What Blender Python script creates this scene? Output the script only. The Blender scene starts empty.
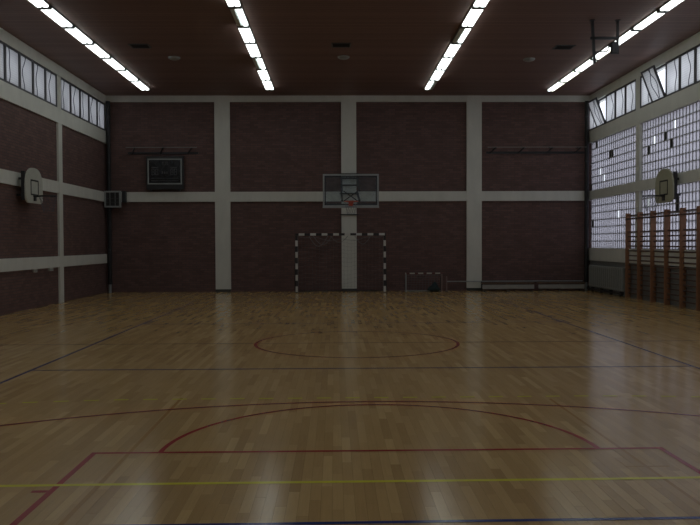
import bpy, math, random
from mathutils import Matrix, Vector, Euler
random.seed(7)
PI = math.pi
scene = bpy.context.scene
C = scene.collection

# ------------------------------------------------------------------ camera, sky, exposure
cam_d = bpy.data.cameras.new('camera')
cam = bpy.data.objects.new('camera', cam_d); C.objects.link(cam)
cam_d.sensor_width = 36.0
cam_d.lens = 770.0 / 700.0 * 36.0
cam_d.clip_end = 200
cam.matrix_world = (Matrix.Translation((-0.5, 0, 1.72)) @ Matrix.Rotation(-0.0195, 4, 'Z')
                    @ Matrix.Rotation(PI/2 - 0.0247, 4, 'X') @ Matrix.Rotation(-0.004, 4, 'Z'))
scene.camera = cam

SKY = 1.8
world = bpy.data.worlds.new('overcast_sky'); scene.world = world
world.use_nodes = True
bg = world.node_tree.nodes['Background']
bg.inputs[0].default_value = (0.84, 0.89, 1.0, 1); bg.inputs[1].default_value = SKY

LAMP = 4.2          # radiance of the lit fluorescent covers
scene.view_settings.view_transform = 'Standard'
scene.view_settings.look = 'None'
scene.view_settings.exposure = 0.0
scene.view_settings.gamma = 1.0
scene.view_settings.use_curve_mapping = False

# ------------------------------------------------------------------ materials
def new_mat(name):
    m = bpy.data.materials.new(name); m.use_nodes = True
    nt = m.node_tree
    return m, nt, nt.nodes['Principled BSDF']

def N(nt, t, **kw):
    n = nt.nodes.new(t)
    for k, v in kw.items(): setattr(n, k, v)
    return n

def math_node(nt, op, a, b=None):
    n = nt.nodes.new('ShaderNodeMath'); n.operation = op
    for i, v in enumerate((a, b)):
        if v is None: continue
        if isinstance(v, (int, float)): n.inputs[i].default_value = v
        else: nt.links.new(v, n.inputs[i])
    return n.outputs[0]

def mix(nt, fac, a, b, blend='MIX'):
    n = nt.nodes.new('ShaderNodeMix'); n.data_type = 'RGBA'; n.blend_type = blend
    for idx, v in ((0, fac), (6, a), (7, b)):
        if isinstance(v, (int, float)): n.inputs[idx].default_value = v
        elif isinstance(v, tuple): n.inputs[idx].default_value = (*v, 1)
        else: nt.links.new(v, n.inputs[idx])
    return n.outputs[2]

def noise(nt, vec, scale, detail=3, rough=0.6):
    n = nt.nodes.new('ShaderNodeTexNoise')
    n.inputs['Scale'].default_value = scale; n.inputs['Detail'].default_value = detail
    n.inputs['Roughness'].default_value = rough
    if vec is not None: nt.links.new(vec, n.inputs['Vector'])
    return n.outputs['Fac']

def position(nt):
    return nt.nodes.new('ShaderNodeNewGeometry').outputs['Position']

def mapped(nt, vec, scale=(1, 1, 1), rot=(0, 0, 0), loc=(0, 0, 0)):
    n = nt.nodes.new('ShaderNodeMapping')
    n.inputs['Scale'].default_value = scale; n.inputs['Rotation'].default_value = rot
    n.inputs['Location'].default_value = loc
    nt.links.new(vec, n.inputs['Vector']); return n.outputs[0]

def bump(nt, b, h, strength=0.2, dist=0.01):
    n = nt.nodes.new('ShaderNodeBump'); n.inputs['Strength'].default_value = strength
    n.inputs['Distance'].default_value = dist
    nt.links.new(h, n.inputs['Height']); nt.links.new(n.outputs[0], b.inputs['Normal'])

def plain(name, col, rough=0.5, metal=0.0, var=0.15, scale=6.0, spec=0.5):
    m, nt, b = new_mat(name)
    f = noise(nt, position(nt), scale, 4)
    dark = tuple(c * (1 - var) for c in col); lite = tuple(min(1, c * (1 + var)) for c in col)
    nt.links.new(mix(nt, f, dark, lite), b.inputs['Base Color'])
    b.inputs['Roughness'].default_value = rough; b.inputs['Metallic'].default_value = metal
    b.inputs['Specular IOR Level'].default_value = spec
    return m

def brick_mat(name, axis):
    m, nt, b = new_mat(name)
    p = position(nt)
    s = N(nt, 'ShaderNodeSeparateXYZ'); nt.links.new(p, s.inputs[0])
    c = N(nt, 'ShaderNodeCombineXYZ')
    nt.links.new(s.outputs['X' if axis == 'x' else 'Y'], c.inputs[0]); nt.links.new(s.outputs['Z'], c.inputs[1])
    t = N(nt, 'ShaderNodeTexBrick')
    t.inputs['Scale'].default_value = 1.0
    t.inputs['Brick Width'].default_value = 0.26; t.inputs['Row Height'].default_value = 0.077
    t.inputs['Mortar Size'].default_value = 0.007; t.inputs['Mortar Smooth'].default_value = 0.3
    t.inputs['Bias'].default_value = 0.0
    t.inputs['Color1'].default_value = (0.130, 0.080, 0.074, 1)
    t.inputs['Color2'].default_value = (0.178, 0.108, 0.098, 1)
    t.inputs['Mortar'].default_value = (0.09, 0.078, 0.078, 1)
    nt.links.new(c.outputs[0], t.inputs['Vector'])
    f = noise(nt, p, 2.2, 5)
    col = mix(nt, f, (0.75, 0.75, 0.75), (1.25, 1.2, 1.2))
    nt.links.new(mix(nt, 1.0, t.outputs['Color'], col, 'MULTIPLY'), b.inputs['Base Color'])
    b.inputs['Roughness'].default_value = 0.75
    b.inputs['Specular IOR Level'].default_value = 0.3
    inv = math_node(nt, 'SUBTRACT', 1.0, t.outputs['Fac'])
    bump(nt, b, inv, 0.6, 0.008)
    return m

PW, PL = 0.075, 0.78         # parquet strip width and length
def floor_mat():
    m, nt, b = new_mat('parquet_varnish')
    p = position(nt)
    s = N(nt, 'ShaderNodeSeparateXYZ'); nt.links.new(p, s.inputs[0])
    u = math_node(nt, 'DIVIDE', s.outputs[0], PW)
    col = math_node(nt, 'FLOOR', u)
    off = math_node(nt, 'FRACT', math_node(nt, 'ADD', math_node(nt, 'MULTIPLY', col, 0.618034), 200.0))
    v = math_node(nt, 'ADD', math_node(nt, 'DIVIDE', s.outputs[1], PL), off)
    row = math_node(nt, 'FLOOR', v)
    c = N(nt, 'ShaderNodeCombineXYZ'); nt.links.new(col, c.inputs[0]); nt.links.new(row, c.inputs[1])
    w = N(nt, 'ShaderNodeTexWhiteNoise'); w.noise_dimensions = '2D'; nt.links.new(c.outputs[0], w.inputs['Vector'])
    r = N(nt, 'ShaderNodeValToRGB')
    e = r.color_ramp.elements
    e[0].position = 0.0; e[0].color = (0.448, 0.285, 0.120, 1)
    e[1].position = 1.0; e[1].color = (0.646, 0.444, 0.201, 1)
    for pos, cc in ((0.25, (0.506, 0.328, 0.138)), (0.55, (0.538, 0.353, 0.151)), (0.85, (0.576, 0.384, 0.168))):
        k = e.new(pos); k.color = (*cc, 1)
    nt.links.new(w.outputs['Value'], r.inputs[0])
    g = noise(nt, mapped(nt, p, (60, 3.0, 60)), 1.0, 4)
    big = noise(nt, p, 0.35, 3)
    base = mix(nt, 1.0, r.outputs[0], mix(nt, g, (0.87, 0.87, 0.87), (1.12, 1.12, 1.12)), 'MULTIPLY')
    base = mix(nt, 1.0, base, mix(nt, big, (0.85, 0.85, 0.85), (1.15, 1.15, 1.15)), 'MULTIPLY')
    # seams
    fu = math_node(nt, 'FRACT', u); fv = math_node(nt, 'FRACT', v)
    du = math_node(nt, 'MULTIPLY', math_node(nt, 'MINIMUM', fu, math_node(nt, 'SUBTRACT', 1.0, fu)), PW)
    dv = math_node(nt, 'MULTIPLY', math_node(nt, 'MINIMUM', fv, math_node(nt, 'SUBTRACT', 1.0, fv)), PL)
    d = math_node(nt, 'MINIMUM', du, dv)
    seam = math_node(nt, 'LESS_THAN', d, 0.0012)
    base = mix(nt, math_node(nt, 'MULTIPLY', seam, 0.28), base, (0.06, 0.035, 0.02))
    nt.links.new(base, b.inputs['Base Color'])
    rn = noise(nt, p, 1.7, 4)
    nt.links.new(math_node(nt, 'ADD', math_node(nt, 'MULTIPLY', rn, 0.10), 0.13), b.inputs['Roughness'])
    b.inputs['Specular IOR Level'].default_value = 0.42
    bn = noise(nt, mapped(nt, p, (5, 1.2, 1)), 1.0, 2)
    bump(nt, b, bn, 0.03, 0.01)
    return m

def ceiling_mat():
    m, nt, b = new_mat('dark_ceiling_boards')
    p = position(nt)
    s = N(nt, 'ShaderNodeSeparateXYZ'); nt.links.new(p, s.inputs[0])
    v = math_node(nt, 'DIVIDE', s.outputs[1], 0.14)
    row = math_node(nt, 'FLOOR', v)
    w = N(nt, 'ShaderNodeTexWhiteNoise'); w.noise_dimensions = '1D'; nt.links.new(row, w.inputs['W'])
    g = noise(nt, mapped(nt, p, (1.2, 40, 1)), 1.0, 4)
    col = mix(nt, w.outputs['Value'], (0.19, 0.115, 0.10), (0.245, 0.15, 0.13))
    col = mix(nt, 1.0, col, mix(nt, g, (0.8, 0.8, 0.8), (1.2, 1.2, 1.2)), 'MULTIPLY')
    fv = math_node(nt, 'FRACT', v)
    seam = math_node(nt, 'LESS_THAN', fv, 0.09)
    col = mix(nt, math_node(nt, 'MULTIPLY', seam, 0.7), col, (0.02, 0.015, 0.012))
    nt.links.new(col, b.inputs['Base Color'])
    b.inputs['Roughness'].default_value = 0.6
    bump(nt, b, math_node(nt, 'SUBTRACT', 1.0, seam), 0.5, 0.01)
    return m

def concrete_mat(name, col):
    m, nt, b = new_mat(name)
    p = position(nt)
    f = noise(nt, mapped(nt, p, (1, 1, 0.35)), 3.0, 6, 0.65)
    f2 = noise(nt, p, 40, 3)
    c = mix(nt, f, tuple(x * 0.82 for x in col), tuple(min(1, x * 1.15) for x in col))
    c = mix(nt, math_node(nt, 'MULTIPLY', f2, 0.2), c, tuple(x * 0.6 for x in col))
    nt.links.new(c, b.inputs['Base Color'])
    b.inputs['Roughness'].default_value = 0.7
    bump(nt, b, f2, 0.15, 0.004)
    return m

def translucent_mat(name, col, diff=0.35, ribs=None):
    m = bpy.data.materials.new(name); m.use_nodes = True
    nt = m.node_tree; nt.nodes.clear()
    out = N(nt, 'ShaderNodeOutputMaterial')
    tr = N(nt, 'ShaderNodeBsdfTranslucent'); df = N(nt, 'ShaderNodeBsdfDiffuse'); gl = N(nt, 'ShaderNodeBsdfGlossy')
    gl.inputs['Roughness'].default_value = 0.25
    p = position(nt)
    f = noise(nt, p, 1.4, 4)
    c = mix(nt, f, tuple(x * 0.72 for x in col), tuple(min(1, x * 1.2) for x in col))
    if ribs:
        s = N(nt, 'ShaderNodeSeparateXYZ'); nt.links.new(p, s.inputs[0])
        k = math_node(nt, 'LESS_THAN', math_node(nt, 'FRACT', math_node(nt, 'DIVIDE', s.outputs[2], ribs)), 0.3)
        c = mix(nt, math_node(nt, 'MULTIPLY', k, 0.3), c, tuple(x * 0.45 for x in col))
    nt.links.new(c, tr.inputs['Color'])
    df.inputs['Color'].default_value = (0.45, 0.45, 0.46, 1)
    m1 = N(nt, 'ShaderNodeMixShader'); m1.inputs[0].default_value = diff
    nt.links.new(tr.outputs[0], m1.inputs[1]); nt.links.new(df.outputs[0], m1.inputs[2])
    m2 = N(nt, 'ShaderNodeMixShader'); m2.inputs[0].default_value = 0.04
    nt.links.new(m1.outputs[0], m2.inputs[1]); nt.links.new(gl.outputs[0], m2.inputs[2])
    nt.links.new(m2.outputs[0], out.inputs[0])
    return m

def emit_mat(name, col, strength):
    m, nt, b = new_mat(name)
    b.inputs['Base Color'].default_value = (0.6, 0.6, 0.6, 1)
    f = noise(nt, mapped(nt, position(nt), (60, 0.6, 1)), 1.0, 2)
    nt.links.new(mix(nt, f, tuple(c * 0.85 for c in col), col), b.inputs['Emission Color'])
    b.inputs['Emission Strength'].default_value = strength
    return m

def glass_mat(name, tint, refl=0.06, body=0.25):
    m = bpy.data.materials.new(name); m.use_nodes = True
    nt = m.node_tree; nt.nodes.clear()
    out = N(nt, 'ShaderNodeOutputMaterial')
    tp = N(nt, 'ShaderNodeBsdfTransparent'); tp.inputs[0].default_value = (*tint, 1)
    df = N(nt, 'ShaderNodeBsdfDiffuse'); df.inputs[0].default_value = (0.20, 0.25, 0.30, 1)
    gl = N(nt, 'ShaderNodeBsdfGlossy'); gl.inputs['Roughness'].default_value = 0.05
    f = noise(nt, position(nt), 3.0, 3)
    m1 = N(nt, 'ShaderNodeMixShader'); nt.links.new(math_node(nt, 'MULTIPLY', f, body * 2), m1.inputs[0])
    nt.links.new(tp.outputs[0], m1.inputs[1]); nt.links.new(df.outputs[0], m1.inputs[2])
    m2 = N(nt, 'ShaderNodeMixShader'); m2.inputs[0].default_value = refl
    nt.links.new(m1.outputs[0], m2.inputs[1]); nt.links.new(gl.outputs[0], m2.inputs[2])
    nt.links.new(m2.outputs[0], out.inputs[0])
    return m

def stripe_mat(name, axis, period, start, ca, cb, duty=0.5):
    m, nt, b = new_mat(name)
    p = N(nt, 'ShaderNodeTexCoord').outputs['Object']
    s = N(nt, 'ShaderNodeSeparateXYZ'); nt.links.new(p, s.inputs[0])
    v = math_node(nt, 'FRACT', math_node(nt, 'ADD', math_node(nt, 'DIVIDE', math_node(nt, 'SUBTRACT', s.outputs[axis], start), period), 20.0))
    k = math_node(nt, 'LESS_THAN', v, duty)
    nt.links.new(mix(nt, k, cb, ca), b.inputs['Base Color'])
    b.inputs['Roughness'].default_value = 0.4
    return m

M = {}
M['brick_x'] = brick_mat('dark_red_brick', 'x'); M['brick_y'] = brick_mat('dark_red_brick_side', 'y')
M['floor'] = floor_mat(); M['ceiling'] = ceiling_mat()
M['concrete'] = concrete_mat('painted_concrete', (0.70, 0.71, 0.66))
M['parapet'] = concrete_mat('grey_oil_paint', (0.24, 0.25, 0.25))
M['mortar'] = concrete_mat('block_mortar', (0.40, 0.41, 0.41))
M['plinth'] = plain('dark_plinth', (0.05, 0.05, 0.05), 0.6)
M['glassblock'] = translucent_mat('frosted_glass_block', (0.42, 0.40, 0.44))
M['glassblock_dark'] = plain('broken_block', (0.035, 0.035, 0.04), 0.4)
M['pane'] = translucent_mat('frosted_window_pane', (0.86, 0.86, 0.86), 0.2, 0.06)
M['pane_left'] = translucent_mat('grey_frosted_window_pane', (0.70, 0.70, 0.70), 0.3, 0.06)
M['sash'] = plain('dark_steel_sash', (0.055, 0.055, 0.065), 0.5)
M['cord'] = plain('grey_cord', (0.10, 0.10, 0.13), 0.7)
M['lit'] = emit_mat('lit_fluorescent_cover', (0.93, 1.0, 0.97), LAMP)
M['lit_warm'] = emit_mat('lit_yellowed_cover', (0.95, 1.0, 0.82), LAMP * 0.75)
M['unlit'] = plain('unlit_fluorescent_cover', (0.66, 0.74, 0.72), 0.4)
M['housing'] = plain('grey_light_housing', (0.10, 0.11, 0.11), 0.5)
M['black'] = plain('black_paint', (0.012, 0.012, 0.014), 0.5)
M['darksteel'] = plain('dark_steel', (0.04, 0.04, 0.045), 0.45, 0.3)
M['greysteel'] = plain('pale_grey_steel', (0.33, 0.36, 0.37), 0.4, 0.1)
M['board_white'] = plain('aged_white_board', (0.52, 0.53, 0.47), 0.5)
M['board_backlit'] = plain('cream_board_backlit_dim', (0.40, 0.40, 0.29), 0.5)  # backlit dimness of the right board is put into its base colour
M['orange'] = plain('orange_rim_paint', (0.55, 0.08, 0.03), 0.4)
M['net'] = plain('pale_net_thread', (0.20, 0.20, 0.22), 0.8)
M['net_white'] = plain('white_net_thread', (0.4, 0.4, 0.4), 0.8)
M['goal_post'] = stripe_mat('striped_goal_post', 2, 0.4, 0.03, (0.62, 0.62, 0.60), (0.035, 0.03, 0.035))
M['goal_bar'] = stripe_mat('striped_goal_bar', 0, 0.4, -1.46, (0.62, 0.62, 0.60), (0.035, 0.03, 0.035))
M['mini_bar'] = stripe_mat('striped_mini_goal_bar', 0, 0.3, 0.1, (0.5, 0.5, 0.46), (0.12, 0.03, 0.03), 0.6)
M['mini_post'] = plain('pinkish_worn_paint', (0.24, 0.17, 0.16), 0.5)
M['wood'] = plain('orange_brown_wood', (0.30, 0.15, 0.08), 0.45, var=0.25, scale=12)
M['rung'] = plain('brown_wood_rung', (0.085, 0.05, 0.04), 0.45)
M['radiator'] = plain('grey_radiator_paint', (0.24, 0.25, 0.24), 0.5)
M['bench_wood'] = plain('worn_bench_wood', (0.14, 0.085, 0.05), 0.5)
M['bench_pale'] = plain('pale_bench_beam', (0.33, 0.33, 0.32), 0.5)
M['display'] = plain('dark_display_face', (0.012, 0.013, 0.016), 0.25)
M['display_body'] = plain('dark_display_body', (0.022, 0.022, 0.024), 0.5)
M['digit'] = plain('unlit_display_segments', (0.07, 0.07, 0.075), 0.5)
M['trim'] = plain('pale_display_trim', (0.30, 0.32, 0.32), 0.4)
M['bag'] = plain('dark_teal_cloth', (0.03, 0.05, 0.055), 0.9)
M['glass'] = glass_mat('backboard_glass', (0.90, 0.95, 0.97), 0.05, 0.12)
M['line_red'] = plain('red_court_paint', (0.34, 0.03, 0.03), 0.2)
M['line_red_faint'] = plain('worn_red_court_paint', (0.22, 0.06, 0.045), 0.2)
M['line_yellow'] = plain('yellow_court_paint', (0.76, 0.70, 0.07), 0.2)
M['line_dash'] = plain('worn_yellow_court_paint', (0.66, 0.60, 0.07), 0.2)
M['line_blue'] = plain('blue_court_paint', (0.02, 0.04, 0.19), 0.2)
M['line_orange'] = plain('faded_orange_court_paint', (0.40, 0.22, 0.07), 0.2)

# ------------------------------------------------------------------ mesh helpers
class MB:
    def __init__(self): self.v = []; self.f = []
    def add(self, vs, fs):
        o = len(self.v); self.v += [tuple(p) for p in vs]; self.f += [tuple(i + o for i in f) for f in fs]; return self
    def box(self, x0, x1, y0, y1, z0, z1):
        vs = [(x, y, z) for z in (z0, z1) for y in (y0, y1) for x in (x0, x1)]
        return self.add(vs, [(0, 2, 3, 1), (4, 5, 7, 6), (0, 1, 5, 4), (2, 6, 7, 3), (0, 4, 6, 2), (1, 3, 7, 5)])
    def bevel_box(self, x0, x1, y0, y1, z0, z1, b):
        # box with bevelled edges along all sides: three stacked rings
        def ring(z, i): return [(x0+i, y0+b, z), (x0+b, y0+i, z), (x1-b, y0+i, z), (x1-i, y0+b, z),
                                (x1-i, y1-b, z), (x1-b, y1-i, z), (x0+b, y1-i, z), (x0+i, y1-b, z)]
        rings = [ring(z0, b), ring(z0+b, 0), ring(z1-b, 0), ring(z1, b)]
        vs = [p for r in rings for p in r]; fs = []
        for k in range(3):
            for j in range(8):
                a = k*8+j; c = k*8+(j+1) % 8
                fs.append((a, c, c+8, a+8))
        fs.append(tuple(reversed(range(8)))); fs.append(tuple(range(24, 32)))
        return self.add(vs, fs)
    def tube(self, pts, r, n=6, closed=False):
        pts = [Vector(p) for p in pts]; vs = []; fs = []
        m = len(pts)
        for i, p in enumerate(pts):
            if closed: t = pts[(i+1) % m] - pts[i-1]
            else: t = pts[min(i+1, m-1)] - pts[max(i-1, 0)]
            t.normalize()
            up = Vector((0, 0, 1)) if abs(t.z) < 0.9 else Vector((0, 1, 0))
            a = t.cross(up).normalized(); b = a.cross(t).normalized()
            for k in range(n):
                th = 2*PI*(k+0.5)/n
                vs.append(p + a*math.cos(th)*r + b*math.sin(th)*r)
        for i in range(m if closed else m-1):
            for k in range(n):
                a = i*n+k; b2 = i*n+(k+1) % n; j = ((i+1) % m)*n
                fs.append((a, b2, j+(k+1) % n, j+k))
        if not closed:
            fs.append(tuple(reversed(range(n)))); fs.append(tuple(range((m-1)*n, m*n)))
        return self.add(vs, fs)
    def bar(self, p, q, w, h):
        # square bar between two points
        p = Vector(p); q = Vector(q); t = (q-p).normalized()
        up = Vector((0, 0, 1)) if abs(t.z) < 0.95 else Vector((0, 1, 0))
        a = t.cross(up).normalized()*w/2; b = a.cross(t).normalized()*h/2
        vs = [p-a-b, p+a-b, p+a+b, p-a+b, q-a-b, q+a-b, q+a+b, q-a+b]
        return self.add(vs, [(0, 1, 2, 3), (7, 6, 5, 4), (0, 4, 5, 1), (1, 5, 6, 2), (2, 6, 7, 3), (3, 7, 4, 0)])
    def prism(self, outline, d0, d1, axis='x'):
        # outline of (u, z) extruded along the axis between d0 and d1
        n = len(outline)
        def pt(u, z, d): return (d, u, z) if axis == 'x' else ((u, d, z) if axis == 'y' else (u, z, d))
        vs = [pt(u, z, d0) for u, z in outline] + [pt(u, z, d1) for u, z in outline]
        fs = [(i, (i+1) % n, (i+1) % n+n, i+n) for i in range(n)] + [tuple(reversed(range(n))), tuple(range(n, 2*n))]
        return self.add(vs, fs)
    def frame(self, x0, x1, z0, z1, w, y0, y1):
        self.box(x0, x0+w, y0, y1, z0, z1); self.box(x1-w, x1, y0, y1, z0, z1)
        self.box(x0+w, x1-w, y0, y1, z0, z0+w); return self.box(x0+w, x1-w, y0, y1, z1-w, z1)
    def mesh(self, name, mat, smooth=False):
        me = bpy.data.meshes.new(name); me.from_pydata(self.v, [], self.f); me.update()
        import bmesh
        bm = bmesh.new(); bm.from_mesh(me); bmesh.ops.recalc_face_normals(bm, faces=bm.faces); bm.to_mesh(me); bm.free()
        me.materials.append(mat)
        if smooth: me.polygons.foreach_set('use_smooth', [True]*len(me.polygons))
        return me
    def build(self, name, mat, parent=None, smooth=False):
        return place(name, self.mesh(name, mat, smooth), parent)

def place(name, me, parent=None, loc=(0, 0, 0), rot=(0, 0, 0)):
    o = bpy.data.objects.new(name, me); C.objects.link(o)
    o.parent = parent; o.location = loc; o.rotation_euler = rot
    return o
def thing(name, label, cat, loc=(0, 0, 0), rot=(0, 0, 0), group=None):
    o = bpy.data.objects.new(name, None); C.objects.link(o); o.empty_display_size = 0.1
    o.location = loc; o.rotation_euler = rot
    return tag(o, label, cat, group)
def tag(o, label, cat, group=None):
    o['label'] = label; o['category'] = cat
    if group: o['group'] = group
    return o
def struct(o, label=None, cat=None):
    o['kind'] = 'structure'
    if label: o['label'] = label
    if cat: o['category'] = cat
    return o

# ------------------------------------------------------------------ the hall
XL, XR, YF, YN, H = -8.65, 8.72, 27.7, -2.2, 7.0
BAY = [27.7 - 4.72*k for k in range(7)]          # pillar centres along the side walls
RS = 0.25                                       # the right wall's bays sit a little further in
PWD = 0.30                                      # pillar width on side walls
T = 0.3

# floor
fl = MB().box(XL-T, XR+T, YN-T, YF+T, -0.2, 0.0).build('floor', M['floor'])
struct(fl, 'varnished strip parquet sports floor with painted court lines', 'floor')
# parquet strips that can be told apart close to the camera
plank_me = {}
def strip_mesh(k):
    if k not in plank_me:
        g = 0.0007
        plank_me[k] = MB().bevel_box(-PW/2+g, PW/2-g, -PL/2+g, PL/2-g, -0.008, 0.0, 0.0008).mesh('parquet_strip', M['floor'])
    return plank_me[k]
n_strip = 0
for c in range(int(-3.45/PW), int(2.7/PW)):
    off = (c*0.618034 + 200.0) % 1.0
    for r in range(4, 12):
        yc = (r + 0.5 - off)*PL
        xc = (c+0.5)*PW
        if yc - PL/2 > 5.75 or yc + PL/2 < 4.62: continue
        if abs(xc + 0.45) > 0.475*(yc + PL/2) + 0.05: continue
        place('parquet_strip', strip_mesh(0), fl, (xc, yc, 0.0009 + random.uniform(-.0002, .0003)),
              (random.gauss(0, .0002), random.gauss(0, .0008), 0))
        n_strip += 1
print('strips', n_strip)

# court lines, thin paint on the floor
ZL = 0.0022
def line_poly(name, mat, pts, w, closed=False):
    pts = [Vector((x, y)) for x, y in pts]; m = len(pts); L = []; Rr = []
    for i, p in enumerate(pts):
        if closed: a, b = pts[i-1], pts[(i+1) % m]
        else: a, b = pts[max(i-1, 0)], pts[min(i+1, m-1)]
        if 0 < i < m-1 or closed:
            t1 = (p-a).normalized(); t2 = (b-p).normalized()
        else: t1 = t2 = (b-a).normalized()
        n1 = Vector((-t1.y, t1.x)); n2 = Vector((-t2.y, t2.x)); n = (n1+n2).normalized()
        k = w/2/max(0.3, n.dot(n1))
        L.append(p+n*k); Rr.append(p-n*k)
    mb = MB(); z0, z1 = 0.0004, line_poly.z; line_poly.z += 0.00004
    vs = [(q.x, q.y, z1) for q in L] + [(q.x, q.y, z1) for q in Rr]
    fs = [(i+m, (i+1) % m+m, (i+1) % m, i) for i in range(m if closed else m-1)]
    mb.add(vs, fs)
    return mb.build(name, mat, fl)
line_poly.z = ZL
def arc(cx, cy, r, a0, a1, n=48):
    return [(cx+r*math.cos(a0+(a1-a0)*i/n), cy+r*math.sin(a0+(a1-a0)*i/n)) for i in range(n+1)]
CX = -0.13
line_poly('old_court_line', M['line_orange'], [(-2.22, 8.6), (-2.16, 1.2)], 0.035)
line_poly('old_court_line', M['line_orange'], [(1.86, 8.4), (1.92, 1.2)], 0.03)
line_poly('old_court_line', M['line_orange'], [(1.72, 5.82), (2.06, 5.82)], 0.03)
line_poly('volleyball_line', M['line_blue'], [(-4.67, 4.66), (-4.66, 22.6), (4.44, 22.6), (4.45, 4.74)], 0.045, True)
line_poly('attack_line', M['line_blue'], [(-4.64, 10.58), (4.42, 10.53)], 0.05)
line_poly('attack_line', M['line_blue'], [(-4.64, 16.6), (4.42, 16.6)], 0.05)
line_poly('center_line', M['line_red_faint'], [(-7.2, 13.3), (7.0, 13.26)], 0.035)
line_poly('center_circle', M['line_red'], arc(CX, 13.28, 1.74, 0, 2*PI)[:-1], 0.05, True)
line_poly('three_point_line', M['line_red'], arc(-0.15, 1.42, 6.9, 0.05, PI-0.05, 90), 0.05)
line_poly('key_line', M['line_red'], [(-2.46, 0.6), (-2.49, 6.34), (2.21, 6.34), (2.26, 0.6)], 0.047)
line_poly('key_mark', M['line_red'], [(-2.62, 5.36), (-2.49, 5.36)], 0.05)
line_poly('free_throw_arc', M['line_red'], arc(CX, 6.34, 1.82, 0, PI), 0.045)
line_poly('baseline', M['line_red'], [(-7.2, 0.6), (7.0, 0.6)], 0.05)
line_poly('goal_area_line', M['line_yellow'], [(-3.3, 5.49), (-1.5, 5.51), (1.5, 5.52), (3.2, 5.55)], 0.047)
# dashed nine metre line: straight in the middle, then bending towards the near end
for k in range(-20, 20):
    s0 = k*0.32 + 0.06; s1 = s0 + 0.16
    def bend(s):
        e = max(0, abs(s)-2.3); return 8.53 - (9-math.sqrt(81-e*e))*1.0
    line_poly('dash', M['line_dash'], [(CX+s0, bend(s0)), (CX+s1, bend(s1))], 0.05)

# ceiling
struct(MB().box(XL-T, XR+T, YN-T, YF+T, H, H+0.25).build('ceiling', M['ceiling']),
       'dark brown boarded ceiling of the sports hall', 'ceiling')

# far wall with its painted concrete frame
wf = struct(MB().box(XL-T, XR+T, YF, YF+T, -0.1, H+0.1).build('wall_far', M['brick_x']), 'dark red brick end wall behind the goal', 'wall')
for x in (-4.5, 0.01, 4.51):
    p = MB().box(x-.27, x+.27, YF-.10, YF+.02, 0.10, H).build('concrete_pillar', M['concrete'], wf)
    MB().box(x-.265, x+.265, YF-.095, YF+.02, 0, 0.10).build('pillar_foot', M['plinth'], wf)
MB().box(XL, XR, YF-.08, YF+.02, 6.78, H).build('concrete_beam', M['concrete'], wf)
xs = [XL, -4.77, -4.23, -.26, .28, 4.24, 4.78, XR]
for i in range(0, 8, 2):
    MB().box(xs[i], xs[i+1], YF-.08, YF+.02, 3.23, 3.58).build('concrete_beam', M['concrete'], wf)
struct(MB().box(XL-T, XR+T, YN-T, YN, -0.1, H+0.1).build('wall_near', M['brick_x']), 'dark red brick wall at the camera end of the hall', 'wall')

# left wall: brick up to the clerestory
Z_SILL, Z_HEAD = 5.73, 6.70
wl = MB().box(XL-T, XL, YN-T, YF+T, -0.1, Z_SILL)
wl.box(XL-T, XL, YN-T, YF+T, Z_HEAD, H+.1)
wl.box(XL-T, XL, YN-T, BAY[6]+.15, Z_SILL, Z_HEAD)
wl = struct(wl.build('wall_left', M['brick_y']), 'dark red brick side wall below the high windows', 'wall')
PR = 0.05
MB().box(XL, XL+PR, YN, YF, 5.30, Z_SILL).build('concrete_beam', M['concrete'], wl)
MB().box(XL, XL+PR, YN, YF, Z_HEAD, H).build('concrete_beam', M['concrete'], wl)
for z0, z1 in ((3.23, 3.57), (1.06, 1.38)):
    ys = [YF-.15] + [v for b in BAY[1:] for v in (b+.15, b-.15)] 
    for i in range(0, len(ys)-1, 2):
        MB().box(XL, XL+PR, ys[i+1], ys[i], z0, z1).build('concrete_beam', M['concrete'], wl)
for k, b in enumerate(BAY):
    if k: MB().box(XL, XL+PR+.01, b-.15, min(b+.15, YF-.1), 0, 5.30).build('concrete_pillar', M['concrete'], wl)
    MB().box(XL-T, XL+PR-.01, b-.15, min(b+.15, YF+.02), Z_SILL, Z_HEAD).build('concrete_pillar', M['concrete'], wl)

# right wall: low parapet, beams, pillars; glass block and clerestory openings
wr = MB().box(XR, XR+T, YN-T, YF+T, -0.1, 1.10)
wr.box(XR, XR+T, YN-T, YF+T, Z_HEAD+.02, H+.1)
wr.box(XR, XR+T, YN-T, BAY[6]+.15+RS, 1.10, Z_HEAD+.02)
wr = struct(wr.build('wall_right', M['parapet']), 'concrete framed side wall filled with glass blocks', 'wall')
for z0, z1, pr in ((1.08, 1.52, .07), (3.27, 3.57, .05), (5.30, Z_SILL, .05), (Z_HEAD, H, .05)):
    MB().box(XR-pr, XR+T, YN, YF, z0, z1).build('concrete_beam', M['concrete'], wr)
for b in BAY:
    b += RS
    for z0, z1 in ((1.52, 3.27), (3.57, 5.30), (Z_SILL, Z_HEAD)):
        MB().box(XR-.04, XR+T, b-.15, min(b+.15, YF+.02), z0, z1).build('concrete_pillar', M['concrete'], wr)

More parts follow.
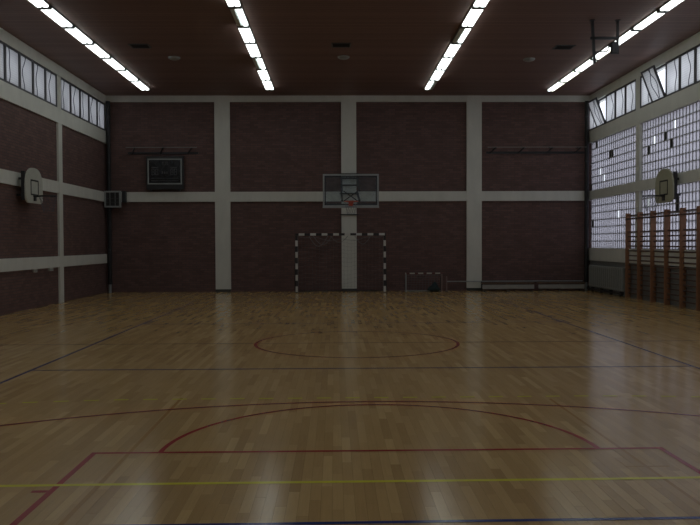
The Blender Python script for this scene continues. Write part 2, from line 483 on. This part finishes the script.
# ------------------------------------------------------------------ clerestory windows
win_no = [0]
def window_name():
    win_no[0] += 1; return 'window_%d' % win_no[0]
SW = (4.72-PWD)/5
SH = Z_HEAD - Z_SILL
sf = MB()                                       # sash frame, local: x along wall, y room side negative
def sash_frame_mesh(h):
    return MB().frame(-SW/2+.005, SW/2-.005, 0.005, h-.005, 0.055, -0.025, 0.025).mesh('sash_frame', M['sash'])
frame_me = sash_frame_mesh(SH)
pane_me = MB().box(-SW/2+.045, SW/2-.045, -.004, .004, .045, SH-.045).mesh('pane', M['pane'])
pane_left_me = MB().box(-SW/2+.045, SW/2-.045, -.004, .004, .045, SH-.045).mesh('pane', M['pane_left'])
def cord_mesh(x0, amp):
    pts = []
    for i in range(13):
        t = i/12; pts.append((x0 + amp*math.sin(t*PI*1.15) + 0.03*math.sin(t*9), -.03, .06 + (SH-.12)*t))
    return MB().tube(pts, 0.011, 5).mesh('cord', M['cord'])
cords = [cord_mesh(-.20, -.05), cord_mesh(-.10, -.09), cord_mesh(-.24, .05), cord_mesh(-.16, -.12)]
def clerestory(side, k, detail=True):
    y_hi, y_lo = BAY[k]-.15+(RS if side > 0 else 0), BAY[k+1]+.15+(RS if side > 0 else 0)
    x = XL+.01 if side < 0 else XR-.01
    o = bpy.data.objects.new(window_name(), None); C.objects.link(o)
    o.location = (x, (y_hi+y_lo)/2, Z_SILL)
    # local +x runs along the wall, local -y faces the room
    o.rotation_euler = (0, 0, PI/2 if side < 0 else -PI/2)
    bayname = ['next to the end wall', 'second from the end wall', 'third from the end wall', 'fourth from the end wall', 'fifth from the end wall', 'sixth from the end wall'][k]
    struct(o, 'row of five frosted high windows, bay %s, over the %s' % (bayname, 'brick side wall' if side < 0 else 'glass blocks'), 'window')
    bf = MB().frame(-2.5*SW, 2.5*SW, 0, SH, .05, .03, .08)
    for j in range(4): bf.box((j-1.5)*SW-.03, (j-1.5)*SW+.03, .03, .08, .05, SH-.05)
    bf.build('fixed_frame', M['sash'], o)
    for j in range(5):
        xc = (j-2)*SW
        # far end of the bay: local +x is towards the far wall on the left side, towards the camera on the right
        far_rank = (4-j) if side < 0 else j
        tilt = 0
        if side > 0 and far_rank == 1: tilt = math.radians(21)
        s = place('window_sash', frame_me, o, (xc, 0, 0), (tilt, 0, 0))
        place('pane', pane_me if side > 0 else pane_left_me, s)
        if detail:
            if side < 0: place('cord', cords[(j+k) % 4], s)
            else:
                c = place('cord', cords[(j+k+1) % 4], s); c.scale = (-1, 1, 1)
                if tilt:
                    c2 = place('cord', cords[(j+2) % 4], s); c2.location = (0.25, 0, 0)
    return o
for k in range(6):
    clerestory(-1, k, k < 3); clerestory(1, k, k < 3)

# ------------------------------------------------------------------ glass block fields
NC, NR = 23, 7
CW = (4.72-PWD)/NC
def block_mesh(w, h, mat, name='glass_block'):
    # pillow shaped hollow block, room face at local y = 0
    a = .016; mb = MB()
    def ring(i, y): return [(-w/2+i, y, -h/2+i), (w/2-i, y, -h/2+i), (w/2-i, y, h/2-i), (-w/2+i, y, h/2-i)]
    vs = ring(0, .028) + ring(0, .012) + ring(a, 0) + ring(a*2.2, 0.007)
    fs = []
    for k in range(3):
        for j in range(4):
            fs.append((k*4+j, k*4+(j+1) % 4, (k+1)*4+(j+1) % 4, (k+1)*4+j))
    fs.append((12, 13, 14, 15))
    me = mb.add(vs, fs).mesh(name, mat); return me
MT = 0.022
block_me = {}
for key, hh in (('lo', 1.75/NR), ('up', 1.73/NR)):
    for kind, mat in (('ok', 'glassblock'), ('dark', 'glassblock_dark')):
        block_me[key, kind] = block_mesh(CW-MT, hh-MT, M[mat])
def block_field(k, key, z0, z1):
    y_hi, y_lo = BAY[k]-.15+RS, BAY[k+1]+.15+RS
    o = bpy.data.objects.new(window_name(), None); C.objects.link(o)
    o.location = (XR+.05, y_hi, z0); o.rotation_euler = (0, 0, -PI/2)    # local x from the far end towards the camera
    bayname = ['next to the end wall', 'second from the end wall', 'third from the end wall', 'fourth from the end wall', 'fifth from the end wall', 'sixth from the end wall'][k]
    struct(o, '%s field of frosted glass blocks, bay %s' % ('upper' if key == 'up' else 'lower', bayname), 'window')
    hh = (z1-z0)/NR; L = y_hi-y_lo
    g = MB()
    for i in range(NC+1):
        g.box(max(0, i*CW-MT/2), min(L, i*CW+MT/2), -.012, .03, 0, z1-z0)
    for j in range(NR+1):
        g.box(0, L, -.02, .029, max(0, j*hh-MT/2), min(z1-z0, j*hh+MT/2))
    g.build('mortar_grid', M['mortar'], o)
    rest = MB(); src = block_me[key, 'ok']
    holes = {(0, 'up'): {(5, 2), (7, 1)}, (1, 'up'): {(11, 5), (4, 4)}, (0, 'lo'): {(14, 4)}, (1, 'lo'): {(2, 5)}}.get((k, key), set())
    darks = {(0, 'up'): {(10, 4), (11, 4), (0, 0), (3, 6)}, (1, 'up'): {(8, 4), (2, 3), (10, 3)}, (0, 'lo'): {(1, 3)}, (1, 'lo'): {(12, 4), (12, 5)}}.get((k, key), set())
    for i in range(NC):
        for j in range(NR):
            if (i, j) in holes: continue
            loc = ((i+.5)*CW, 0.0, (j+.5)*hh)
            if (k == 1 and i >= 2) or (i, j) in darks:
                place('glass_block', block_me[key, 'dark' if (i, j) in darks else 'ok'], o, loc)
            else:
                rest.add([(v.co.x+loc[0], v.co.y+loc[1], v.co.z+loc[2]) for v in src.vertices], [tuple(p.vertices) for p in src.polygons])
    if rest.v:
        r = rest.build('glass_blocks', M['glassblock'], o); r['kind'] = 'stuff'
for k in range(6):
    block_field(k, 'up', 3.57, 5.30); block_field(k, 'lo', 1.52, 3.27)

# ------------------------------------------------------------------ ceiling lights
FL_, FW = 1.52, 0.285
DROP = 0.085
house = MB().box(-FW/2, FW/2, -FL_/2+.005, FL_/2-.005, -.035, 0)
house.box(-FW/2, FW/2, -FL_/2+.005, -FL_/2+.09, -DROP, -.035); house.box(-FW/2, FW/2, FL_/2-.09, FL_/2-.005, -DROP, -.035)
house_me = house.mesh('light_housing', M['housing'])
def cover(mat):
    w = FW/2-.024; y0, y1 = -FL_/2+.095, FL_/2-.095
    prof = [(-w/2, -.036), (-w/2, -DROP+.02), (-w/3, -DROP), (w/3, -DROP), (w/2, -DROP+.02), (w/2, -.036)]
    return MB().prism(prof, y0, y1, 'y').mesh('light_cover', mat)
cov = {k: cover(M[k]) for k in ('lit', 'lit_warm', 'unlit')}
rows = {0: (-6.88, 26.33, 'row beside brick wall'), 1: (-2.68, 26.25, 'inner row, brick side'),
        2: (2.71, 26.25, 'inner row, glass block side'), 3: (6.93, 26.5, 'row beside glass block wall')}
ORD = 'first second third fourth fifth sixth seventh eighth ninth tenth eleventh twelfth thirteenth fourteenth fifteenth sixteenth seventeenth'.split()
dead = {(1, 2): 'left', (1, 5): 'left', (2, 0): 'right', (2, 4): 'left', (1, 9): 'right', (2, 12): 'left'}
for r, (x, yend, where) in rows.items():
    for i in range(17):
        y = yend - FL_*(i+.5)
        d = dead.get((r, i))
        t = thing('ceiling_light', '%s ceiling light, %s from the end wall, %s' % ('half dark' if d else 'lit', ORD[i], where),
                  'ceiling light', (x, y, H), group='fluorescent ceiling lights')
        place('light_housing', house_me, t)
        if r == 3: t.scale = (0.78, 1, 1)
        lit = 'lit_warm' if (r == 3 and i in (0, 1, 3)) else 'lit'
        place('light_cover', cov['unlit' if d == 'left' else 'lit'], t, (-FW/4, 0, 0))
        place('light_cover', cov['unlit' if d == 'right' else lit], t, (FW/4, 0, 0))

# small ceiling hatches and round detectors
vent_f = MB().frame(-.26, .26, -.21, .21, .035, -.02, 0.0)
vf = MB(); vf.v = [(x, z, y) for x, y, z in vent_f.v]; vf.f = vent_f.f
vent_frame_me = vf.mesh('vent_frame', M['housing'])
vent_slot_me = MB().box(-.225, .225, -.175, .175, -.008, 0).mesh('vent_grille', M['black'])
slat_me = MB().box(-.22, .22, -.008, .008, -.016, -.008).mesh('slat', M['darksteel'])
for x, y, w in ((-5.66, 20.72, 'the two light rows on the brick side'), (-.31, 20.6, 'the two inner light rows'), (5.7, 20.8, 'the two light rows on the glass block side')):
    t = thing('ceiling_vent', 'dark rectangular ceiling vent between '+w, 'vent', (x, y, H), group='dark ceiling vents')
    place('vent_frame', vent_frame_me, t); g = place('vent_grille', vent_slot_me, t)
    for j in range(5): place('slat', slat_me, g, (0, -.12+.06*j, 0))
det_body = MB().tube([(0, 0, 0), (0, 0, -.03), ], .17, 20).mesh('lamp_base', M['greysteel'])
det_dome = MB()
vs = []; n = 20
for a, z in ((.15, -.03), (.13, -.055), (.08, -.072), (.02, -.078)):
    vs += [(a*math.cos(2*PI*k/n), a*math.sin(2*PI*k/n), z) for k in range(n)]
det_dome.add(vs, [(i*n+k, i*n+(k+1) % n, (i+1)*n+(k+1) % n, (i+1)*n+k) for i in range(3) for k in range(n)] + [tuple(range(60, 80))])
dome_me = det_dome.mesh('dome', M['trim'], True)
for x, y, w in ((-5.02, 22.0, 'the two light rows on the brick side'), (-.23, 21.9, 'the two inner light rows'), (5.1, 22.15, 'the two light rows on the glass block side')):
    t = thing('ceiling_dome', 'small pale round ceiling fitting between '+w, 'ceiling fitting', (x, y, H), group='pale round ceiling fittings')
    place('lamp_base', det_body, t); place('dome', dome_me, t)

# folded gym frame hanging under the ceiling by the glass block side
t = thing('ceiling_gym_frame', 'dark steel gymnastics frame hanging from the ceiling by the glass block side lights', 'gym frame', (5.95, 18.3, H))
MB().bar((-.32, 0, 0), (-.26, 0, -1.02), .06, .06).build('hanging_post', M['darksteel'], t)
MB().bar((.29, 0, 0), (.29, 0, -.80), .05, .05).build('hanging_post', M['darksteel'], t)
MB().bar((-.36, 0, -.43), (.32, 0, -.43), .06, .06).build('crossbar', M['darksteel'], t)
MB().bar((-.28, 0, -.76), (.04, 0, -.74), .025, .025).build('lower_bar', M['darksteel'], t)
MB().bevel_box(.13, .27, -.06, .06, -.80, -.52, .02).build('pulley_block', M['darksteel'], t)
MB().tube([(.04, 0, -.74), (.08, 0, -.62), (.16, 0, -.55)], .015).build('cable', M['darksteel'], t)
MB().bar((-.37, 0, -.01), (-.27, 0, -.01), .10, .02).build('mounting_plate', M['darksteel'], t)
MB().bar((.24, 0, -.01), (.34, 0, -.01), .10, .02).build('mounting_plate', M['darksteel'], t)

# ------------------------------------------------------------------ far glass backboard
BY = 24.8
t = thing('glass_backboard', 'glass basketball backboard with pale steel frame and orange rim before end wall', 'basketball hoop', (0.02, BY, 0))
zb, zt, hw = 2.90, 3.95, .90
MB().frame(-hw, hw, zb, zt, .05, -.025, .025).build('board_frame', M['greysteel'], t)
MB().box(-hw+.05, hw-.05, -.006, .006, zb+.05, zt-.05).build('glass_pane', M['glass'], t)
MB().frame(-hw+.06, hw-.06, zb+.06, zt-.06, .035, .05, .085).build('rear_frame', M['darksteel'], t)
MB().bar((-.24, .10, 3.08), (.24, .10, 3.42), .03, .03).build('cross_brace', M['darksteel'], t)
MB().bar((.24, .13, 3.08), (-.24, .13, 3.42), .03, .03).build('cross_brace', M['darksteel'], t)
L = YF-.10-BY
for sx in (-.28, .28):
    MB().bar((sx, .08, 3.10), (sx, L, 3.55), .06, .06).build('support_arm', M['darksteel'], t)
    MB().bar((sx, .08, 3.42), (sx, L, 4.05), .05, .05).build('support_arm', M['darksteel'], t)
for z in (3.80, 4.05, 4.20):
    MB().bar((-.34, L-.04, z), (.34, L-.04, z), .05, .05).build('wall_bracket', M['darksteel'], t)
MB().bar((-.34, L-.04, 2.75), (.34, L-.04, 2.75), .04, .04).build('wall_bracket', M['darksteel'], t)
MB().bar((-.34, L-.04, 3.50), (.34, L-.04, 3.50), .04, .04).build('wall_bracket', M['darksteel'], t)
def hoop(t, side_rot, z, y0, off=.15, mat='orange', net=True, plate=True, netmat='net'):
    # rim reaching towards local -y from the board face at local y = y0
    r = .225; cy = y0-off-r
    o = MB().tube([(r*math.cos(a), cy+r*math.sin(a), z) for a in [2*PI*i/28 for i in range(28)]], .011, 6, True)
    o.bar((-.09, y0, z-.01), (-.06, cy+r*.93, z), .02, .03); o.bar((.09, y0, z-.01), (.06, cy+r*.93, z), .02, .03)
    rim = o.build('rim', M[mat], t, True)
    if plate: MB().box(-.075, .075, y0-.02, y0, z-.13, z+.04).build('rim_plate', M[mat], t)
    if net:
        nb = MB(); n = 12
        def ring(k): return (r*.97*(1-.11*k), z-.01-.10*k)
        for k in range(4):
            ra, za = ring(k); rb, zc = ring(k+1)
            for i in range(n):
                a = 2*PI*(i+.5*(k % 2))/n
                for s in (-.5, .5):
                    b = a+2*PI*s/n
                    nb.tube([(ra*math.cos(a), cy+ra*math.sin(a), za), (rb*math.cos(b), cy+rb*math.sin(b), zc)], .003, 3)
        nb.build('hoop_net', M[netmat], t)
    return rim
hoop(t, 0, 3.05, -.03)
cushion = MB().box(-hw-.01, hw+.01, -.03, .03, zb-.035, zb+.005).build('lower_pad', M['greysteel'], t)

# ------------------------------------------------------------------ fan-shaped training boards on the side walls
def fan_outline():
    pts = [(-.40, 0.0), (.40, 0.0)]
    for i in range(1, 7):
        a = -PI/2 + PI/2*i/6; pts.append((.40+.16*math.cos(a), .16+.16*math.sin(a)))
    pts.append((.56, .46))
    for i in range(0, 13):
        a = PI*i/12; e = math.cos(a); pts.append((.56*math.copysign(abs(e)**.8, e) if abs(e) > 1e-6 else 0, .46+.46*math.sin(a)**.9))
    pts.append((-.56, .46))
    for i in range(0, 6):
        a = PI + PI/2*i/6; pts.append((-.40+.16*math.cos(a), .16+.16*math.sin(a)))
    out = []
    for p in pts:
        if not out or (abs(p[0]-out[-1][0])+abs(p[1]-out[-1][1])) > 1e-4: out.append(p)
    return out
def fan_board(side, y, label, mat, zb, stand):
    wallx = XL if side < 0 else XR
    # local -y faces the room
    t = thing('fan_backboard', label, 'basketball hoop', (wallx - side*stand, y, 0), (0, 0, PI/2 if side < 0 else -PI/2))
    o = fan_outline()
    MB().prism([(u, zb+v) for u, v in o], -.02, .02, 'y').build('board', M[mat], t)
    MB().frame(-.26, .26, zb+.20, zb+.61, .04, -.025, -.019).build('target_square', M['black'], t)
    hoop(t, 0, zb+.19, -.02, .12, 'darksteel', netmat='cord')
    for sx in (-.34, .34):
        MB().bar((sx, .02, zb+.2), (sx, stand, zb+.2), .06, .06).build('support_arm', M['darksteel'], t)
        MB().bar((sx, .02, zb+.62), (sx, stand, zb+.62), .06, .06).build('support_arm', M['darksteel'], t)
        MB().box(sx*1.5-.02, sx*1.5+.02, 0.02, .02+.1, zb+.06, zb+.80).build('side_plate', M['darksteel'], t)
    MB().bar((-.5, .05, zb+.3), (.5, .05, zb+.3), .05, .08).build('back_rail', M['darksteel'], t)
    MB().bar((-.5, .05, zb+.58), (.5, .05, zb+.58), .05, .08).build('back_rail', M['darksteel'], t)
fan_board(-1, 20.3, 'white fan-shaped backboard with small hoop mounted on the brick side wall', 'board_white', 2.80, .30)
fan_board(1, 20.75, 'cream fan-shaped backboard in dim backlit tone with small hoop mounted before the glass blocks', 'board_backlit', 2.79, .28)

# ------------------------------------------------------------------ scoreboard, shot clock, wall rails
def W(px, pxm, cx=335.0): return (px-cx)/pxm - .5
sx0, sx1 = -7.12, -5.91
t = thing('scoreboard', 'dark electronic scoreboard with pale border on the end wall', 'scoreboard', ((sx0+sx1)/2, YF-.102, 0))
zb, zt = 3.84, 4.75
MB().bevel_box(-.66, .66, -.12, 0, 3.66, 4.84, .01).build('body', M['display_body'], t)
MB().frame(-.605, .605, zb, zt, .045, -.145, -.115).build('border', M['trim'], t)
fc = MB().box(-.56, .56, -.132, -.118, zb+.045, zt-.045).build('face', M['display'], t)
def seven(x, z, w, h):
    mb = MB(); s = .018
    for (a, b, c, d) in ((x, x+w, z, z+s), (x, x+w, z+h/2-s/2, z+h/2+s/2), (x, x+w, z+h-s, z+h)):
        mb.box(a, b, -.138, -.132, c, d)
    for xx in (x, x+w-s):
        mb.box(xx, xx+s, -.138, -.132, z+s, z+h/2-s); mb.box(xx, xx+s, -.138, -.132, z+h/2+s, z+h-s)
    return mb
for x in (-.46, -.33, .20, .33):
    seven(x, 4.17, .10, .22).build('digit', M['digit'], t)
for x in (-.46, .20):
    MB().box(x, x+.23, -.137, -.131, 4.42, 4.455).build('name_strip', M['digit'], t)
seven(-.09, 4.52, .07, .12).build('digit', M['digit'], t); seven(.02, 4.52, .07, .12).build('digit', M['digit'], t)
for x in (-.10, -.02, .06): MB().box(x, x+.045, -.137, -.131, 4.22, 4.30).build('period_lamp', M['digit'], t)
MB().box(-.48, .48, -.137, -.131, 4.05, 4.065).build('divider', M['digit'], t)
MB().box(-.48, .48, -.137, -.131, 3.96, 3.975).build('divider', M['digit'], t)
for x in (-.5, .5): MB().box(x-.03, x+.03, -.14, .0, 3.60, 3.68).build('wall_bracket', M['darksteel'], t)

t = thing('shot_clock', 'small square shot clock with pale frame and dark screen in the corner', 'shot clock', (-8.30, 27.35, 0))
MB().frame(-.285, .285, 3.02, 3.60, .055, -.12, -.02).build('frame', M['trim'], t)
MB().box(-.26, .26, -.10, .05, 3.04, 3.58).build('screen', M['display_body'], t)
for x in (-.09, .09): MB().box(x-.006, x+.006, -.11, -.098, 3.08, 3.55).build('grid_bar', M['trim'], t)
for z in (3.20, 3.33): MB().box(-.23, .23, -.112, -.098, z-.006, z+.006).build('grid_bar', M['digit'], t)
MB().box(.285, .40, .05, .26, 3.20, 3.60).build('wall_bracket', M['darksteel'], t)
MB().box(-.1, .1, .05, .34, 3.25, 3.40).build('wall_bracket', M['darksteel'], t)

def wall_rail(x0, x1, z, nb, label):
    t = thing('wall_rail', label, 'wall rail', ((x0+x1)/2, YF, z))
    hw = (x1-x0)/2
    MB().bar((-hw, -.30, 0), (hw, -.30, 0), .02, .02).build('rail', M['radiator'], t)
    for i in range(nb):
        x = -hw+.25+(2*hw-.5)*i/(nb-1)
        b = MB().bar((x, -.30, 0), (x, 0, 0), .03, .03); b.build('bracket', M['darksteel'], t)
        MB().bar((x+.06, -.29, -.01), (x-.12, -.01, -.20), .03, .03).build('brace', M['darksteel'], t)
    MB().bar((-hw, -.03, -.17), (hw, -.03, -.17), .03, .07).build('back_rail', M['darksteel'], t)
wall_rail(-7.86, -5.36, 5.14, 3, 'thin pale wall rail on dark braces above the scoreboard')
wall_rail(4.95, 8.50, 5.13, 4, 'thin pale wall rail on dark braces near the glass block corner')

# dark downpipes in the two far corners, with pale lower ends
for x, where in ((-8.50, 'the brick side wall'), (8.54, 'the glass block wall')):
    t = thing('downpipe', 'dark downpipe with pale foot in the corner by %s' % where, 'pipe', (x, 27.52, 0))
    MB().tube([(0, 0, .30), (0, 0, 6.78)], .075, 14).build('pipe', M['black'], t, False)
    MB().tube([(0, 0, 0), (0, 0, .30)], .05, 12).build('pipe_foot', M['greysteel'], t, False)
    for z in (1.5, 3.0, 4.6, 6.2):
        MB().tube([(0, 0, z), (0, 0, z+.05)], .085, 14).build('pipe_clamp', M['darksteel'], t)

# little white boxes under the low beam on the left wall
for y, w, wh in ((21.0, .10, 'narrower, further from the pillar'), (22.15, .14, 'wider, right next to the pillar')):
    t = thing('junction_box', 'small white electrical box under the low brick wall beam, '+wh, 'electrical box', (XL, y, 1.0), group='white boxes under the low beam')
    MB().bevel_box(0, .06, -w, w, -.03, .055, .008).build('body', M['board_white'], t)
    MB().box(.06, .066, -w*.8, w*.8, -.015, .04).build('cover_plate', M['trim'], t)

# ------------------------------------------------------------------ handball goal
GX, GY = -.30, 26.9
t = thing('handball_goal', 'white and dark striped handball goal standing before the end wall', 'goal', (GX, GY, 0))
for sx in (-1.54, 1.54):
    MB().bevel_box(sx-.04, sx+.04, -.04, .04, 0, 2.0, .006).build('post', M['goal_post'], t)
MB().bevel_box(-1.58, 1.58, -.04, .04, 2.0, 2.08, .006).build('crossbar', M['goal_bar'], t)
D = .58
for sx in (-1.54, 1.54):
    MB().tube([(sx, .03, 2.03), (sx*1.0, .28, 1.98), (sx*1.04, .42, 1.5), (sx*1.06, D, .03)], .018, 8).build('net_support', M['darksteel'], t, True)
    MB().tube([(sx, .03, .03), (sx*1.06, D, .03)], .018, 8).build('ground_bar', M['darksteel'], t)
MB().tube([(-1.63, D, .03), (1.63, D, .03)], .018, 8).build('ground_bar', M['darksteel'], t)
net = MB(); nx, nz = 24, 16
def netp(u, v):    # u across, v from the crossbar down
    sag = .16*math.sin(PI*u)*max(0, 1-v*2.2) + .03*math.sin(u*21+v*3)
    x = -1.5+3.0*u
    if v < .18: y = .03+.30*v/.18; z = 2.02-.05*v/.18
    else:
        w = (v-.18)/.82; y = .33+.21*w; z = 1.97*(1-w)+.03
    return (x, y + .03*math.sin(u*15+v*7), z - sag*1.2*(1 if v < .9 else 0))
for i in range(nx+1): net.tube([netp(i/nx, j/nz) for j in range(nz+1)], .0022, 3)
for j in range(nz+1): net.tube([netp(i/nx, j/nz) for i in range(nx+1)], .0022, 3)
for u in (0, 1):
    for j in range(3, nz+1, 1):
        p = netp(u, j/nz); net.tube([(p[0], .03, p[2]), p], .0022, 3)
    for q in (.1, .2, .3): net.tube([(-1.5+3*u, q, 1.95-.1*q), (-1.5+3*u, q, .03)], .0022, 3)
net.build('net', M['net'], t)
fest = MB()       # slack folds of the net drooping under the crossbar
for a, b, dr in ((-.95, -.3, .30), (-1.1, -.45, .36), (-.35, .25, .22), (.5, 1.05, .28)):
    fest.tube([(a+(b-a)*i/10, .02+.02*math.sin(i), 1.98-dr*math.sin(PI*i/10)) for i in range(11)], .010, 4)
fest.build('net_fold', M['net'], t)

# ------------------------------------------------------------------ mini goal with a bag beside
t = thing('mini_goal', 'small low practice goal with net beside the big goal', 'goal', (2.62, 27.0, 0))
for sx, mt in ((-.63, 'greysteel'), (.63, 'mini_post')):
    MB().tube([(sx, 0, 0), (sx, 0, .66)], .025, 8).build('post', M[mt], t)
    MB().tube([(sx, 0, .66), (sx, .2, .60), (sx, .42, .02)], .015, 6).build('net_support', M['darksteel'], t)
    MB().tube([(sx, 0, .02), (sx, .42, .02)], .015, 6).build('ground_bar', M['darksteel'], t)
MB().tube([(-.655, 0, .66), (.655, 0, .66)], .025, 8).build('crossbar', M['mini_bar'], t)
MB().tube([(-.63, .42, .02), (.63, .42, .02)], .02, 6).build('ground_bar', M['greysteel'], t)
nn = MB()
for i in range(13):
    x = -.62+1.24*i/12; nn.tube([(x, .01, .64), (x, .2, .58), (x, .41, .04)], .004, 3)
for j in range(7):
    z = .08+.5*j/6; y = .2+.21*(1-(z-.04)/.54); nn.tube([(-.62, y, z), (.62, y, z)], .004, 3)
nn.build('net', M['net'], t)
# slumped cloth bag by the right post
import bmesh
bm = bmesh.new(); bmesh.ops.create_uvsphere(bm, u_segments=18, v_segments=12, radius=1)
for v in bm.verts:
    z = v.co.z
    k = 1+.12*math.sin(v.co.x*5+v.co.y*3)
    v.co.x *= .22*k*(1.0-.30*max(0, z)); v.co.y *= .13*k*(1-.3*max(0, z)); v.co.z = max(0, (.13+.15*z)*(1+.25*math.sin(v.co.x*14+1))+.02*math.sin(v.co.x*30))
me = bpy.data.meshes.new('bag'); bm.to_mesh(me); bm.free(); me.materials.append(M['bag'])
me.polygons.foreach_set('use_smooth', [True]*len(me.polygons))
t = thing('cloth_bag', 'dark slumped cloth bag lying inside the small practice goal', 'bag', (3.0, 27.17, 0))
place('bag_body', me, t)
MB().tube([(-.06, 0, .24), (-.04, 0, .34), (.05, 0, .34), (.07, 0, .24)], .012, 6).build('bag_strap', M['bag'], t)

# ------------------------------------------------------------------ benches and rail along the end wall
def bench(x0, x1, label):
    t = thing('gym_bench', label, 'bench', ((x0+x1)/2, 27.28, 0)); hw = (x1-x0)/2
    MB().bevel_box(-hw, hw, -.12, .12, .27, .305, .006).build('seat', M['bench_wood'], t)
    MB().bevel_box(-hw+.03, hw-.03, -.10, -.06, .085, .235, .005).build('lower_beam', M['bench_pale'], t)
    for x in (-hw+.12, 0, hw-.12):
        MB().box(x-.035, x+.035, -.055, .09, .03, .27).build('leg', M['bench_wood'], t)
        MB().box(x-.05, x+.05, -.11, .11, 0, .03).build('foot', M['plinth'], t)
bench(4.70, 6.60, 'low gymnastics bench with pale beam, next to the concrete pillar')
bench(6.70, 8.40, 'low gymnastics bench with pale beam, next to the corner downpipe')
t = thing('floor_rail', 'thin grey pipe rail running low along the end wall behind the benches', 'pipe', (5.95, 27.5, 0))
MB().tube([(-2.45, 0, .345), (2.45, 0, .345)], .02, 8).build('pipe', M['greysteel'], t)
for x in (-2.45, -1.2, 0, 1.2, 2.45):
    MB().tube([(x, 0, 0), (x, 0, .345)], .018, 8).build('support', M['darksteel'], t)
t = thing('stored_post', 'thin upright pinkish post standing beside the small practice goal', 'post', (3.44, 27.1, 0))
MB().tube([(0, 0, .02), (0, 0, .55)], .02, 8).build('shaft', M['mini_post'], t)
MB().tube([(0, 0, 0), (0, 0, .02)], .07, 14).build('base_plate', M['darksteel'], t)

# ------------------------------------------------------------------ wall bars on the right
posts_y = [23.80, 22.86, 21.90, 20.97, 20.02, 19.08, 18.13, 17.18]
XB = 8.56
t = thing('wall_bars', 'tall orange brown wooden wall bars standing before the glass block wall', 'wall bars', (XB, 20.5, 0))
post_me = MB().bevel_box(-.02, .14, -.025, .025, 0, 2.62, .006).mesh('post', M['wood'])
for y in posts_y: place('post', post_me, t, (0, y-20.5, 0))
rz = [2.545, 2.44] + [2.04 - .145*i for i in range(14)]
for a, b in zip(posts_y[:-1], posts_y[1:]):
    for j, z in enumerate(rz):
        x = 0.0 if j == 1 else .075
        MB().tube([(x, a-20.5-.02, z), (x, b-20.5+.02, z)], .021 if j != 1 else .026, 6).build('rung', M['rung'], t)
for z in (.5, 1.3, 2.3):
    for y in posts_y[::2]:
        MB().box(.15, XR-XB-.04 if z > 1.08 and z < 1.52 else XR-XB+.0, y-20.5-.02, y-20.5+.02, z-.02, z+.02).build('wall_bracket', M['darksteel'], t)

# ------------------------------------------------------------------ radiators under the sill on the right
for k in range(1):
    y_hi, y_lo = BAY[k]-.45, 23.95
    nm = ['next to the end wall', 'second from the end wall', 'third from the end wall', 'fourth from the end wall'][k]
    t = thing('radiator', 'long grey ribbed radiator under the glass blocks, bay %s' % nm, 'radiator', (XR-.075, (y_hi+y_lo)/2, 0))
    Lr = y_hi-y_lo; n = int(Lr/.19)
    sec = MB().bevel_box(-.12, -.03, -.062, .062, .16, .92, .02).mesh('radiator_section', M['radiator'])
    for i in range(n): place('radiator_section', sec, t, (0, -Lr/2+(i+.5)*Lr/n, 0))
    MB().tube([(-.09, -Lr/2, .22), (-.09, Lr/2, .22)], .025, 8).build('header_pipe', M['radiator'], t)
    MB().tube([(-.09, -Lr/2, .86), (-.09, Lr/2, .86)], .025, 8).build('header_pipe', M['radiator'], t)
    for i in range(4):
        y = -Lr/2+.3+(Lr-.6)*i/3
        MB().box(-.11, -.01, y-.02, y+.02, .0, .16).build('foot', M['darksteel'], t)
    MB().tube([(-.16, -Lr/2, .10), (-.16, Lr/2, .10)], .025, 8).build('supply_pipe', M['darksteel'], t)
    MB().box(-.17, -.09, -Lr/2, -Lr/2+.04, .07, .16).build('pipe_clamp', M['darksteel'], t)
    MB().box(-.17, -.09, Lr/2-.04, Lr/2, .07, .16).build('pipe_clamp', M['darksteel'], t)
